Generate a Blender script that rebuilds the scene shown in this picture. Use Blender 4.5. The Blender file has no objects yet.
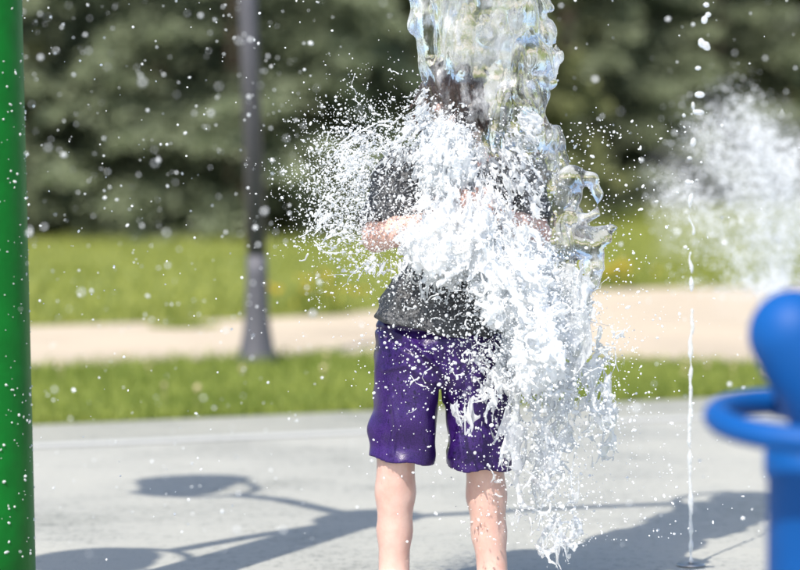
import bpy, math, random
import numpy as np
import openvdb as vdb
from mathutils import Vector, Matrix

# ------------------------------------------------------------------ camera, sky, sun, exposure
scene = bpy.context.scene
COL = scene.collection
F_PX, PITCH, CAM_H, CAM_Y = 2870.0, math.radians(3.63), 1.40, -8.0
cam_d = bpy.data.cameras.new('camera')
cam = bpy.data.objects.new('camera', cam_d); COL.objects.link(cam)
cam.location = (0, CAM_Y, CAM_H); cam.rotation_euler = (math.pi / 2 - PITCH, 0, 0)
cam_d.sensor_width = 36.0; cam_d.lens = F_PX / 800 * 36
cam_d.clip_start = 0.1; cam_d.clip_end = 1500
cam_d.dof.use_dof = True; cam_d.dof.focus_distance = 7.93; cam_d.dof.aperture_fstop = 1.9
scene.camera = cam

SUN_EL = math.radians(52)
SH = np.array([0.43, 0.90]); SH /= np.linalg.norm(SH)          # direction in which shadows fall
SUN_DIR = Vector((-SH[0] * math.cos(SUN_EL), -SH[1] * math.cos(SUN_EL), math.sin(SUN_EL)))
world = bpy.data.worlds.new('World'); scene.world = world; world.use_nodes = True
nt = world.node_tree
sky = nt.nodes.new('ShaderNodeTexSky'); sky.sky_type = 'NISHITA'; sky.sun_disc = False
sky.sun_elevation = SUN_EL; sky.sun_rotation = math.atan2(SUN_DIR.x, SUN_DIR.y)
sky.air_density = 1.0; sky.dust_density = 1.5; sky.ozone_density = 1.0
bg = nt.nodes['Background']; bg.inputs['Strength'].default_value = 0.135
nt.links.new(sky.outputs[0], bg.inputs['Color'])
sun_d = bpy.data.lights.new('sun', 'SUN'); sun_d.energy = 4.1; sun_d.angle = math.radians(0.53)
sun_d.color = (1.0, 0.94, 0.85)
sun = bpy.data.objects.new('sun', sun_d); COL.objects.link(sun)
sun.rotation_euler = SUN_DIR.to_track_quat('Z', 'Y').to_euler(); sun.location = (-6, -12, 14)

vs = scene.view_settings
scene.display_settings.display_device = 'sRGB'
vs.view_transform = 'Standard'; vs.look = 'None'; vs.exposure = 0.80; vs.gamma = 1.0
vs.use_curve_mapping = False
scene.render.engine = 'CYCLES'
cy = scene.cycles
cy.use_denoising = True
cy.max_bounces = 14; cy.volume_bounces = 2; cy.diffuse_bounces = 8; cy.glossy_bounces = 4
cy.transmission_bounces = 12; cy.transparent_max_bounces = 24
cy.sample_clamp_indirect = 6.0; cy.blur_glossy = 0.5
cy.use_adaptive_sampling = True; cy.adaptive_threshold = 0.01

rng = np.random.default_rng(11)
random.seed(5)

# ------------------------------------------------------------------ helpers
CP, SP = math.cos(PITCH), math.sin(PITCH)

def ray(px, py):
    a, b = px - 400.0, 285.0 - py
    return np.array([a, F_PX * CP + b * SP, -F_PX * SP + b * CP])

def at(px, py, Y=0.0):
    """world point seen at photo pixel (px, py) on the upright plane y = Y"""
    d = ray(px, py); t = (Y - CAM_Y) / d[1]
    return np.array([d[0] * t, Y, CAM_H + d[2] * t])

def gnd(px, py, z=0.0):
    d = ray(px, py); t = (z - CAM_H) / d[2]
    return np.array([d[0] * t, CAM_Y + d[1] * t, z])

def put(o, label=None, cat=None, group=None, kind=None):
    if label: o['label'] = label
    if cat: o['category'] = cat
    if group: o['group'] = group
    if kind: o['kind'] = kind
    return o

def empty(name, loc=(0, 0, 0)):
    o = bpy.data.objects.new(name, None); COL.objects.link(o); o.location = loc
    o.empty_display_size = 0.1
    return o

def mesh_np(name, verts, faces, mat, parent=None, smooth=True, attrs=None):
    """faces: (n,k) int array or list of arrays with different k"""
    me = bpy.data.meshes.new(name)
    verts = np.asarray(verts, np.float32)
    fl = faces if isinstance(faces, list) else [faces]
    fl = [np.asarray(f, np.int32) for f in fl if len(f)]
    if parent is not None:
        verts = verts - np.array(parent_world(parent), np.float32)
    me.vertices.add(len(verts)); me.vertices.foreach_set('co', verts.ravel())
    nl = sum(f.size for f in fl); nf = sum(len(f) for f in fl)
    me.loops.add(nl); me.loops.foreach_set('vertex_index', np.concatenate([f.ravel() for f in fl]))
    me.polygons.add(nf)
    tot = np.concatenate([np.full(len(f), f.shape[1], np.int32) for f in fl])
    st = np.concatenate([[0], np.cumsum(tot)[:-1]]).astype(np.int32)
    me.polygons.foreach_set('loop_start', st)
    try: me.polygons.foreach_set('loop_total', tot)
    except Exception: pass
    me.polygons.foreach_set('use_smooth', np.full(nf, smooth, bool))
    for k, v in (attrs or {}).items():
        a = me.attributes.new(k, 'FLOAT', 'POINT'); a.data.foreach_set('value', np.asarray(v, np.float32))
    me.update(calc_edges=True); me.validate()
    if mat: me.materials.append(mat)
    o = bpy.data.objects.new(name, me); COL.objects.link(o)
    if parent is not None: o.parent = parent
    return o

def parent_world(p):
    v = Vector((0, 0, 0))
    while p is not None:
        v = v + p.location; p = p.parent
    return v

def tube(pts, rad, seg=16, cap=True):
    """swept round tube; returns verts, [quads, caps...]"""
    pts = np.asarray(pts, float); n = len(pts)
    rad = np.broadcast_to(np.asarray(rad, float), (n,))
    T = np.gradient(pts, axis=0); T /= np.linalg.norm(T, axis=1)[:, None] + 1e-12
    up = np.array([0, 0, 1.0]) if abs(T[0][2]) < 0.9 else np.array([0, 1.0, 0])
    U = np.zeros_like(T); u = np.cross(T[0], up); u /= np.linalg.norm(u)
    for i in range(n):
        u = u - T[i] * np.dot(u, T[i]); u /= np.linalg.norm(u); U[i] = u
    V = np.cross(T, U)
    a = np.linspace(0, 2 * np.pi, seg, endpoint=False)
    vs_ = pts[:, None] + rad[:, None, None] * (np.cos(a)[None, :, None] * U[:, None] + np.sin(a)[None, :, None] * V[:, None])
    v = vs_.reshape(-1, 3)
    i = np.arange(n - 1)[:, None] * seg; j = np.arange(seg)[None]; k = (np.arange(seg) + 1)[None] % seg
    q = np.stack([i + j, i + k, i + seg + k, i + seg + j], -1).reshape(-1, 4)
    q = q[:, ::-1] if False else q
    fl = [q]
    if cap:
        fl.append(np.arange(seg)[::-1][None]); fl.append((np.arange(seg) + (n - 1) * seg)[None])
    return v, fl

def lathe(profile, center, seg=40, axis=None, origin=None):
    """profile [(r, h)], spun round +Z at center (or round the axis vector)"""
    pr = np.asarray(profile, float); n = len(pr)
    a = np.linspace(0, 2 * np.pi, seg, endpoint=False)
    v = np.stack([pr[:, 0:1] * np.cos(a), pr[:, 0:1] * np.sin(a), np.repeat(pr[:, 1:2], seg, 1)], -1).reshape(-1, 3)
    if axis is not None:
        R = np.array(Vector(axis).to_track_quat('Z', 'Y').to_matrix()); v = v @ R.T
    v = v + np.asarray(center)
    i = np.arange(n - 1)[:, None] * seg; j = np.arange(seg)[None]; k = (np.arange(seg) + 1)[None] % seg
    q = np.stack([i + j, i + k, i + seg + k, i + seg + j], -1).reshape(-1, 4)
    return v, [q]

def torus(center, R, r, axis=(0, 0, 1), seg=64, seg2=16):
    a = np.linspace(0, 2 * np.pi, seg, endpoint=False); b = np.linspace(0, 2 * np.pi, seg2, endpoint=False)
    A, B = np.meshgrid(a, b, indexing='ij')
    v = np.stack([(R + r * np.cos(B)) * np.cos(A), (R + r * np.cos(B)) * np.sin(A), r * np.sin(B)], -1).reshape(-1, 3)
    Rm = np.array(Vector(axis).to_track_quat('Z', 'Y').to_matrix()); v = v @ Rm.T + np.asarray(center)
    i = np.arange(seg)[:, None]; j = np.arange(seg2)[None]; i2 = (i + 1) % seg; j2 = (j + 1) % seg2
    q = np.stack([i * seg2 + j, i2 * seg2 + j, i2 * seg2 + j2, i * seg2 + j2], -1).reshape(-1, 4)
    return v, [q]

def merge(parts):
    vv, ff, off = [], {}, 0
    for v, fl in parts:
        for f in fl: ff.setdefault(f.shape[1], []).append(np.asarray(f) + off)
        vv.append(v); off += len(v)
    return np.concatenate(vv), [np.concatenate(x) for x in ff.values()]

# ------------------------------------------------------------------ materials
def new_mat(name):
    m = bpy.data.materials.new(name); m.use_nodes = True
    n = m.node_tree.nodes; l = m.node_tree.links
    return m, n, l, n['Principled BSDF']

def N(n, t, **kw):
    x = n.new(t)
    for k, v in kw.items():
        if k in x.inputs.keys(): x.inputs[k].default_value = v
        else: setattr(x, k, v)
    return x

def simple(name, col, rough=0.5, noise=0.12, scale=18, bump=0.0, bscale=80, metallic=0.0, spec=0.5, coat=0.0):
    m, n, l, b = new_mat(name)
    tc = N(n, 'ShaderNodeTexCoord')
    nz = N(n, 'ShaderNodeTexNoise', Scale=scale, Detail=5.0)
    l.new(tc.outputs['Object'], nz.inputs['Vector'])
    mx = N(n, 'ShaderNodeMix', data_type='RGBA')
    mx.inputs[6].default_value = (*[c * (1 - noise) for c in col], 1); mx.inputs[7].default_value = (*[min(1, c * (1 + noise)) for c in col], 1)
    l.new(nz.outputs['Fac'], mx.inputs[0]); l.new(mx.outputs[2], b.inputs['Base Color'])
    b.inputs['Roughness'].default_value = rough; b.inputs['Metallic'].default_value = metallic
    b.inputs['Specular IOR Level'].default_value = spec; b.inputs['Coat Weight'].default_value = coat
    if bump:
        n2 = N(n, 'ShaderNodeTexNoise', Scale=bscale, Detail=4.0); l.new(tc.outputs['Object'], n2.inputs['Vector'])
        bp = N(n, 'ShaderNodeBump', Strength=bump, Distance=0.01)
        l.new(n2.outputs['Fac'], bp.inputs['Height']); l.new(bp.outputs[0], b.inputs['Normal'])
    return m

def concrete_mat(name, c0, c1, rough=0.62):
    m, n, l, b = new_mat(name)
    tc = N(n, 'ShaderNodeTexCoord')
    big = N(n, 'ShaderNodeTexNoise', Scale=0.9, Detail=6.0, Roughness=0.62)
    l.new(tc.outputs['Object'], big.inputs['Vector'])
    mp = N(n, 'ShaderNodeMapping'); mp.inputs['Scale'].default_value = (1.2, 16.0, 1.0); mp.inputs['Rotation'].default_value = (0, 0, math.radians(-12))
    l.new(tc.outputs['Object'], mp.inputs['Vector'])
    st = N(n, 'ShaderNodeTexNoise', Scale=3.0, Detail=5.0, Roughness=0.7); l.new(mp.outputs[0], st.inputs['Vector'])
    mf = N(n, 'ShaderNodeMapping'); mf.inputs['Scale'].default_value = (1.0, .45, 1.0); l.new(tc.outputs['Object'], mf.inputs['Vector'])
    fine = N(n, 'ShaderNodeTexNoise', Scale=34.0, Detail=5.0, Roughness=0.82); l.new(mf.outputs[0], fine.inputs['Vector'])
    a1 = N(n, 'ShaderNodeMath', operation='MULTIPLY_ADD'); a1.inputs[1].default_value = 0.5
    l.new(st.outputs['Fac'], a1.inputs[0])
    a0 = N(n, 'ShaderNodeMath', operation='MULTIPLY'); a0.inputs[1].default_value = 0.55; l.new(big.outputs['Fac'], a0.inputs[0])
    l.new(a0.outputs[0], a1.inputs[2])
    a2 = N(n, 'ShaderNodeMath', operation='MULTIPLY_ADD'); a2.inputs[1].default_value = 1.0; l.new(fine.outputs['Fac'], a2.inputs[0]); l.new(a1.outputs[0], a2.inputs[2])
    cr = N(n, 'ShaderNodeValToRGB'); cr.color_ramp.elements[0].position = 0.72; cr.color_ramp.elements[1].position = 1.26
    cr.color_ramp.elements[0].color = (*c0, 1); cr.color_ramp.elements[1].color = (*c1, 1)
    l.new(a2.outputs[0], cr.inputs[0]); l.new(cr.outputs[0], b.inputs['Base Color'])
    rr = N(n, 'ShaderNodeMapRange'); rr.inputs[1].default_value = .35; rr.inputs[2].default_value = .65; rr.inputs[3].default_value = rough - 0.3; rr.inputs[4].default_value = rough + 0.16
    l.new(big.outputs['Fac'], rr.inputs[0]); l.new(rr.outputs[0], b.inputs['Roughness'])
    bp = N(n, 'ShaderNodeBump', Strength=0.55, Distance=0.006); l.new(a2.outputs[0], bp.inputs['Height']); l.new(bp.outputs[0], b.inputs['Normal'])
    return m

def leaf_mat(name, ca, cb, trans=0.3):
    m, n, l, b = new_mat(name)
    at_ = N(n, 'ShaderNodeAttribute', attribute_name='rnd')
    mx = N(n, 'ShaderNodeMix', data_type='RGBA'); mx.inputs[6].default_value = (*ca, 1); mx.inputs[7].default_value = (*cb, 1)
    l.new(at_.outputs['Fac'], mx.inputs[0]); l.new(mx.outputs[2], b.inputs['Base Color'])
    b.inputs['Roughness'].default_value = 0.55; b.inputs['Specular IOR Level'].default_value = 0.3
    tr = N(n, 'ShaderNodeBsdfTranslucent'); l.new(mx.outputs[2], tr.inputs['Color'])
    ms = N(n, 'ShaderNodeMixShader'); ms.inputs[0].default_value = trans
    l.new(b.outputs[0], ms.inputs[1]); l.new(tr.outputs[0], ms.inputs[2]); l.new(ms.outputs[0], n['Material Output'].inputs[0])
    return m

def water_mat(name, white=0.5, rough=0.03, clear=0.2, attr=None, bump=0.25, bscale=60, patch=None):
    """clear water (refracting) blended with aerated, white, scattering water"""
    m, n, l, b = new_mat(name)
    out = n['Material Output']
    tc = N(n, 'ShaderNodeTexCoord')
    nz = N(n, 'ShaderNodeTexNoise', Scale=bscale, Detail=3.0); l.new(tc.outputs['Object'], nz.inputs['Vector'])
    bp = N(n, 'ShaderNodeBump', Strength=bump, Distance=0.01); l.new(nz.outputs['Fac'], bp.inputs['Height'])
    b.inputs['Base Color'].default_value = (0.98, 0.99, 1.0, 1); b.inputs['Transmission Weight'].default_value = 1.0
    b.inputs['IOR'].default_value = 1.333; b.inputs['Roughness'].default_value = rough
    l.new(bp.outputs[0], b.inputs['Normal'])
    tp = N(n, 'ShaderNodeBsdfTransparent')
    m0 = N(n, 'ShaderNodeMixShader'); m0.inputs[0].default_value = clear
    l.new(b.outputs[0], m0.inputs[1]); l.new(tp.outputs[0], m0.inputs[2])
    df = N(n, 'ShaderNodeBsdfDiffuse'); df.inputs['Color'].default_value = (0.93, 0.95, 0.97, 1); l.new(bp.outputs[0], df.inputs['Normal'])
    tl = N(n, 'ShaderNodeBsdfTranslucent'); tl.inputs['Color'].default_value = (0.93, 0.95, 0.97, 1)
    gl = N(n, 'ShaderNodeBsdfGlossy'); gl.inputs['Roughness'].default_value = 0.18; l.new(bp.outputs[0], gl.inputs['Normal'])
    m1 = N(n, 'ShaderNodeMixShader'); m1.inputs[0].default_value = 0.42; l.new(df.outputs[0], m1.inputs[1]); l.new(tl.outputs[0], m1.inputs[2])
    m2 = N(n, 'ShaderNodeMixShader'); m2.inputs[0].default_value = 0.10; l.new(m1.outputs[0], m2.inputs[1]); l.new(gl.outputs[0], m2.inputs[2])
    mm = N(n, 'ShaderNodeMixShader'); mm.inputs[0].default_value = white
    l.new(m0.outputs[0], mm.inputs[1]); l.new(m2.outputs[0], mm.inputs[2])
    if attr:
        aa = N(n, 'ShaderNodeAttribute', attribute_name=attr); l.new(aa.outputs['Fac'], mm.inputs[0])
    if patch:
        p = N(n, 'ShaderNodeTexNoise', Scale=patch[0], Detail=6.0, Roughness=0.7); mp = N(n, 'ShaderNodeMapping')
        mp.inputs['Scale'].default_value = (1, 1, 0.55); l.new(tc.outputs['Object'], mp.inputs[0]); l.new(mp.outputs[0], p.inputs['Vector'])
        mr = N(n, 'ShaderNodeMapRange'); mr.inputs[1].default_value = patch[1]; mr.inputs[2].default_value = patch[2]
        mr.inputs[3].default_value = patch[3]; mr.inputs[4].default_value = patch[4]
        l.new(p.outputs['Fac'], mr.inputs[0]); l.new(mr.outputs[0], mm.inputs[0])
    l.new(mm.outputs[0], out.inputs[0])
    return m

M = {}
M['pad'] = concrete_mat('pad_concrete', (0.115, 0.121, 0.106), (0.345, 0.343, 0.308))
M['apron'] = concrete_mat('apron_concrete', (0.14, 0.142, 0.122), (0.28, 0.28, 0.245), 0.7)
M['path'] = concrete_mat('path_gravel', (0.32, 0.262, 0.19), (0.44, 0.37, 0.28), 0.85)
M['line'] = simple('pale_line', (0.40, 0.405, 0.39), 0.7, 0.25, 30, 0.3)
M['lawn'] = simple('lawn_soil', (0.17, 0.205, 0.055), 0.95, 0.45, 2.2, 0.4, 40)
M['green'] = simple('green_paint', (0.0004, 0.112, 0.011), 0.45, 0.30, 14, 0.12, 40, spec=0.2)
M['blue'] = simple('blue_paint', (0.0004, 0.064, 0.255), 0.55, 0.18, 9, 0.06, 40, spec=0.22)
M['yellow'] = simple('yellow_paint', (0.75, 0.47, 0.02), 0.35, 0.08, 6, coat=0.3)
M['lamp'] = simple('dark_lamp_paint', (0.070, 0.070, 0.086), 0.55, 0.25, 9)
M['steel'] = simple('steel', (0.42, 0.42, 0.42), 0.35, 0.15, 40, metallic=1.0)
M['bark'] = simple('bark', (0.085, 0.062, 0.045), 0.9, 0.4, 25, 0.8, 40)
M['glass_lamp'] = simple('frosted_lens', (0.7, 0.7, 0.66), 0.3, 0.05)
M['hair'] = simple('wet_hair', (0.032, 0.016, 0.010), 0.3, 0.45, 60, 0.9, 160)
M['eye'] = simple('eye', (0.5, 0.48, 0.46), 0.15, 0.1)
M['lip'] = simple('lip', (0.42, 0.17, 0.14), 0.4, 0.1)

# ------------------------------------------------------------------ the setting: lawn, path, pad
def sheet(name, poly, z, mat, thick=0.0):
    p = np.array([[q[0], q[1], z] for q in poly]); n = len(p)
    # make counter-clockwise
    a = 0.5 * np.sum(p[:, 0] * np.roll(p[:, 1], -1) - p[:, 1] * np.roll(p[:, 0], -1))
    if a < 0: p = p[::-1]
    v = p; f = [np.arange(n)[None]]
    if thick:
        v = np.concatenate([p, p - [0, 0, thick]])
        i = np.arange(n); j = (i + 1) % n
        f.append(np.stack([i, i + n, j + n, j], -1))
    return put(mesh_np(name, v, f, mat, smooth=False), kind='structure')

LAWN_Z = -0.02
sheet('lawn_ground', [(-400, -200), (400, -200), (400, 600), (-400, 600)], LAWN_Z, M['lawn'])

def ext(p, q, n=1.0):   # point beyond q along p->q
    return q + (q - p) / np.linalg.norm(q - p) * n

edge = [gnd(35, 424), gnd(370, 410), gnd(600, 402), gnd(750, 395)]           # pad / grass border
edge = [edge[0] + (edge[0] - edge[1]) * 6] + edge + [edge[-1] + (edge[-1] - edge[-2]) * 16]
line_f = [gnd(30, 445.0), gnd(370, 430.5), gnd(750, 414)]
line_f = [line_f[0] + (line_f[0] - line_f[1]) * 6] + line_f + [line_f[-1] + (line_f[-1] - line_f[-2]) * 8]
line_n = [q - np.array([0, 0.13, 0]) for q in line_f]
sheet('concrete_pad', [(q[0], q[1] - 0.05) for q in line_f] + [(30, -30), (-30, -30)], 0.0, M['pad'], 0.12)
sheet('concrete_apron', [(q[0], q[1]) for q in edge] + [(q[0], q[1] - 0.12) for q in line_f[::-1]], -0.004, M['apron'], 0.12)
sheet('pale_joint_line', [(q[0], q[1]) for q in line_f] + [(q[0], q[1]) for q in line_n[::-1]], 0.004, M['line'])
pn = [gnd(35, 368), gnd(200, 358), gnd(370, 352), gnd(520, 356), gnd(640, 362), gnd(760, 366)]
pf = [gnd(35, 325), gnd(180, 320), gnd(300, 316), gnd(420, 306), gnd(540, 292), gnd(620, 287), gnd(770, 286)]
pn = [pn[0] + (pn[0] - pn[1]) * 12] + pn + [pn[-1] + (pn[-1] - pn[-2]) * 12]
pf = [pf[0] + (pf[0] - pf[1]) * 12] + pf + [pf[-1] + (pf[-1] - pf[-2]) * 12]
def smooth_poly(pts, n=6):
    pts = np.array(pts); k = len(pts); t = np.linspace(0, k - 1, (k - 1) * n + 1)
    o = np.stack([np.interp(t, np.arange(k), pts[:, i]) for i in range(3)], -1)
    for _ in range(8): o[1:-1] = 0.25 * o[:-2] + 0.5 * o[1:-1] + 0.25 * o[2:]
    return o
pn_s, pf_s = smooth_poly(pn), smooth_poly(pf)
sheet('gravel_path', list(pf_s) + list(pn_s[::-1]), LAWN_Z + 0.012, M['path'])

def interp_edge(pts, x):
    p = np.array(pts); o = np.argsort(p[:, 0]); return np.interp(x, p[o, 0], p[o, 1])

# grass blades
M['grass'] = leaf_mat('grass_blades', (0.135, 0.20, 0.028), (0.40, 0.44, 0.11), 0.5)
M['far_grass'] = leaf_mat('lawn_blades', (0.18, 0.225, 0.035), (0.46, 0.47, 0.13), 0.5)
def blades(name, n, region, h0, h1, w, label, mat='grass'):
    x, y = region(n)
    n = len(x)
    h = rng.uniform(h0, h1, n) * (0.75 + 0.5 * rng.random(n) ** 2); a = rng.uniform(0, 2 * np.pi, n); lean = rng.uniform(0.05, 0.75, n)
    la = rng.uniform(0, 2 * np.pi, n)
    dx, dy = np.cos(a) * w, np.sin(a) * w
    bx, by = np.cos(la) * lean * h, np.sin(la) * lean * h
    z0 = np.full(n, LAWN_Z - 0.005)
    v = np.zeros((n, 5, 3))
    v[:, 0] = np.stack([x - dx, y - dy, z0], -1); v[:, 1] = np.stack([x + dx, y + dy, z0], -1)
    v[:, 2] = np.stack([x + dx * .8 + bx * .35, y + dy * .8 + by * .35, z0 + h * .6], -1)
    v[:, 3] = np.stack([x - dx * .8 + bx * .35, y - dy * .8 + by * .35, z0 + h * .6], -1)
    v[:, 4] = np.stack([x + bx, y + by, z0 + h], -1)
    b = np.arange(n)[:, None] * 5
    patch = 0.5 + 0.5 * np.sin(x * 2.3 + 1.1 * np.sin(y * 1.7)) * np.sin(y * 2.9 + x)
    r = np.clip(rng.random(n) * 0.7 + 0.3 * patch, 0, 1)
    o = mesh_np(name, v.reshape(-1, 3), [b + [0, 1, 2, 3], b + [3, 2, 4]], M[mat], smooth=False, attrs={'rnd': np.repeat(r, 5)})
    return put(o, label, 'grass', kind='stuff')

def reg_near(n):
    x = rng.uniform(-3.4, 4.2, n); y0 = interp_edge(edge, x) + 0.0; y1 = interp_edge(pn_s, x) - 0.02
    u = rng.random(n) ** 1.25; keep = y1 > y0
    return x[keep], (y0 + (y1 - y0) * u)[keep]
blades('near_grass', 50000, reg_near, 0.045, 0.10, 0.004, 'bright green grass strip between the concrete pad and the pale path')
def reg_far(n):
    x = rng.uniform(-6.5, 7.5, n); y0 = interp_edge(pf_s, x) + 0.02; y = y0 + (rng.random(n) ** 1.4) * (36 - y0)
    return x, y
blades('far_grass', 64000, reg_far, 0.05, 0.10, 0.012, 'yellow-green lawn between the pale path and the conifers', 'far_grass')

# clover heads and dry seed heads in the near grass
M['seed'] = simple('seed_heads', (0.42, 0.36, 0.20), 0.9, 0.3, 40)
M['yellow_flower'] = leaf_mat('yellow_flowers', (0.55, 0.36, 0.02), (0.72, 0.52, 0.05), 0.3)
def ico(r=1.0):
    t = (1 + 5 ** .5) / 2
    v = np.array([[-1, t, 0], [1, t, 0], [-1, -t, 0], [1, -t, 0], [0, -1, t], [0, 1, t], [0, -1, -t], [0, 1, -t], [t, 0, -1], [t, 0, 1], [-t, 0, -1], [-t, 0, 1]], float)
    v /= np.linalg.norm(v[0])
    f = np.array([[0, 11, 5], [0, 5, 1], [0, 1, 7], [0, 7, 10], [0, 10, 11], [1, 5, 9], [5, 11, 4], [11, 10, 2], [10, 7, 6], [7, 1, 8], [3, 9, 4], [3, 4, 2], [3, 2, 6], [3, 6, 8], [3, 8, 9], [4, 9, 5], [2, 4, 11], [6, 2, 10], [8, 6, 7], [9, 8, 1]])
    return v * r, f
iv, if_ = ico()
parts = []
xs, ys = reg_near(70)
for x, y in zip(xs, ys):
    h = rng.uniform(0.05, 0.11); r = rng.uniform(0.010, 0.018)
    parts.append((iv * [r, r, r * 1.2] + [x, y, LAWN_Z + h], [if_]))
    v, f = tube([[x, y, LAWN_Z - 0.01], [x, y, LAWN_Z + h]], 0.0025, 5, False); parts.append((v, f))
v, f = merge(parts); put(mesh_np('clover_heads', v, f, M['seed'], smooth=True), 'pale dry flower heads scattered in the near grass strip', 'flowers', kind='stuff')

def flower_clump(name, c, w, h, n, label, ratio=0.06):
    e = empty(name, (c[0], c[1], LAWN_Z)); put(e, label, 'plant')
    vv, ff, rr, fv, fr = [], [], [], [], []
    for i in range(n):
        a = rng.uniform(0, 2 * np.pi); r = w * rng.random() ** .6
        x, y = c[0] + math.cos(a) * r, c[1] + math.sin(a) * r * .7
        hh = h * rng.uniform(.45, 1) * (1 - .45 * r / w); b = rng.uniform(0, 2 * np.pi); dx, dy = math.cos(b) * .008, math.sin(b) * .008
        lx, ly = rng.normal(0, .06, 2)
        vv += [[x - dx, y - dy, LAWN_Z], [x + dx, y + dy, LAWN_Z], [x + lx, y + ly, LAWN_Z + hh]]; rr += [rng.random()] * 3
        if rng.random() < ratio:
            s = rng.uniform(.012, .022); q = iv * s + [x + lx, y + ly, LAWN_Z + hh]; fv.append((q, [if_])); fr += [rng.random()] * 12
    f = np.arange(len(vv)).reshape(-1, 3)
    mesh_np('leaves', np.array(vv), f, M['grass'], e, False, {'rnd': rr})
    if fv:
        v, f = merge(fv); mesh_np('blossoms', v, f, M['yellow_flower'], e, True, {'rnd': fr})
g1 = gnd(312, 313); flower_clump('yellow_flower_plant', g1, 0.24, 0.34, 420, 'yellow flowering plant at the path edge right of the lamp post')
g2 = gnd(605, 287); flower_clump('yellow_flower_plant', g2, 0.30, 0.28, 420, 'yellow flowering plant across the path, right of the falling water')
g3 = gnd(183, 326); flower_clump('grass_tuft', g3, 0.20, 0.10, 380, 'dark grass tuft on the far path edge left of the lamp post', 0.0)

# ------------------------------------------------------------------ conifers
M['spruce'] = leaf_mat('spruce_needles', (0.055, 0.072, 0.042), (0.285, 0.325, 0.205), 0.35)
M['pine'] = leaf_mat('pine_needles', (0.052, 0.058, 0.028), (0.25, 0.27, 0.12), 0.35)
def conifer_mesh(H, R, seed, nb, per):
    r = np.random.default_rng(seed)
    V, A = [], []
    for k in range(nb):
        u = r.random() ** 1.55; z0 = 0.25 + u * (H - 0.3)
        L = R * (1 - z0 / H) ** 0.75 * r.uniform(.7, 1.12) + .12
        a = r.uniform(0, 2 * np.pi); droop = r.uniform(.02, .62) * (1 - .5 * u)
        # boughs come in whorled tiers: bunch heights
        z0 = (np.floor(z0 / .7) + .35 + r.normal(0, .42)) * .7
        n = int(per * (.35 + .65 * L / R))
        t = np.sqrt(r.random(n)) ; t = .12 + .88 * t
        side = r.normal(0, 1, n) * .34 * L * (1.08 - t) + r.normal(0, .05, n)
        zz = z0 + L * (.18 * t - droop * t ** 2) + r.normal(0, .045, n) - np.abs(side) * .22
        ca, sa = math.cos(a), math.sin(a)
        P = np.stack([ca * L * t - sa * side, sa * L * t + ca * side, np.maximum(zz, .03)], -1)
        d = np.stack([ca * .8 - sa * np.sign(side) * .6, sa * .8 + ca * np.sign(side) * .6, np.full(n, -.25)], -1) + r.normal(0, .45, (n, 3))
        d /= np.linalg.norm(d, axis=1)[:, None]
        w = np.cross(d, r.normal(0, 1, (n, 3))); w /= np.linalg.norm(w, axis=1)[:, None] + 1e-9
        s = r.uniform(.07, .15, n)[:, None]; ww = s * .24
        q = np.stack([P - w * ww * .5, P + d * s * .5 - w * ww, P + d * s, P + d * s * .5 + w * ww], 1)
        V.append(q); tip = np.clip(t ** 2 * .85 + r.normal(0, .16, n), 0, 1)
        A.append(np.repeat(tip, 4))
    V = np.concatenate(V).reshape(-1, 3); A = np.concatenate(A)
    V[:, 2] = np.maximum(V[:, 2], .005)
    return V, np.arange(len(V)).reshape(-1, 4), A

def conifer_crown(seed, H, R, nb, per, mat):
    V, F, A = conifer_mesh(H, R, seed, nb, per)
    me_o = mesh_np('crown', V, F, mat, None, False, {'rnd': A}); me = me_o.data; bpy.data.objects.remove(me_o)
    return me
def trunk_mesh(H, r):
    v, f = tube([[0, 0, -.1], [0, 0, .3], [.03, .02, H * .4], [0, .03, H * .75], [0, 0, H]], [r * 1.25, r, r * .7, r * .35, .015], 12)
    o = mesh_np('trunk', v, f, M['bark']); me = o.data; bpy.data.objects.remove(o); return me
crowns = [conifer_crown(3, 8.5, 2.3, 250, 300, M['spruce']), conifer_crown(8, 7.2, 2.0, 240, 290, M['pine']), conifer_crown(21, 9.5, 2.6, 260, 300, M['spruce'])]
trunks = [trunk_mesh(8.4, .15), trunk_mesh(7.1, .13), trunk_mesh(9.4, .17)]
def conifer(k, x, y, rot, s, label, group=None):
    e = empty('conifer_tree', (x, y, LAWN_Z)); e.rotation_euler = (0, 0, rot); e.scale = (s, s, s)
    for nm, me in (('trunk', trunks[k]), ('crown', crowns[k])):
        o = bpy.data.objects.new(nm, me); COL.objects.link(o); o.parent = e
    put(e, label, 'tree', group)
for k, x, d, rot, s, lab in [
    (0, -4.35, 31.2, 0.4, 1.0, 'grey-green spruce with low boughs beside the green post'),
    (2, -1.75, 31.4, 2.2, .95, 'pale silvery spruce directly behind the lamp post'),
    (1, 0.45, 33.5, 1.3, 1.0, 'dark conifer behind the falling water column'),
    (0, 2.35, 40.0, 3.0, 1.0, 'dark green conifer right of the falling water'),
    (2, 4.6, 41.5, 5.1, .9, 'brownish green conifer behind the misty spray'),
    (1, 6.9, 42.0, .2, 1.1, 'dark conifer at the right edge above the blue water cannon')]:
    conifer(k, x, d + CAM_Y, rot, s, lab, 'conifers along the far lawn')
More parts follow.
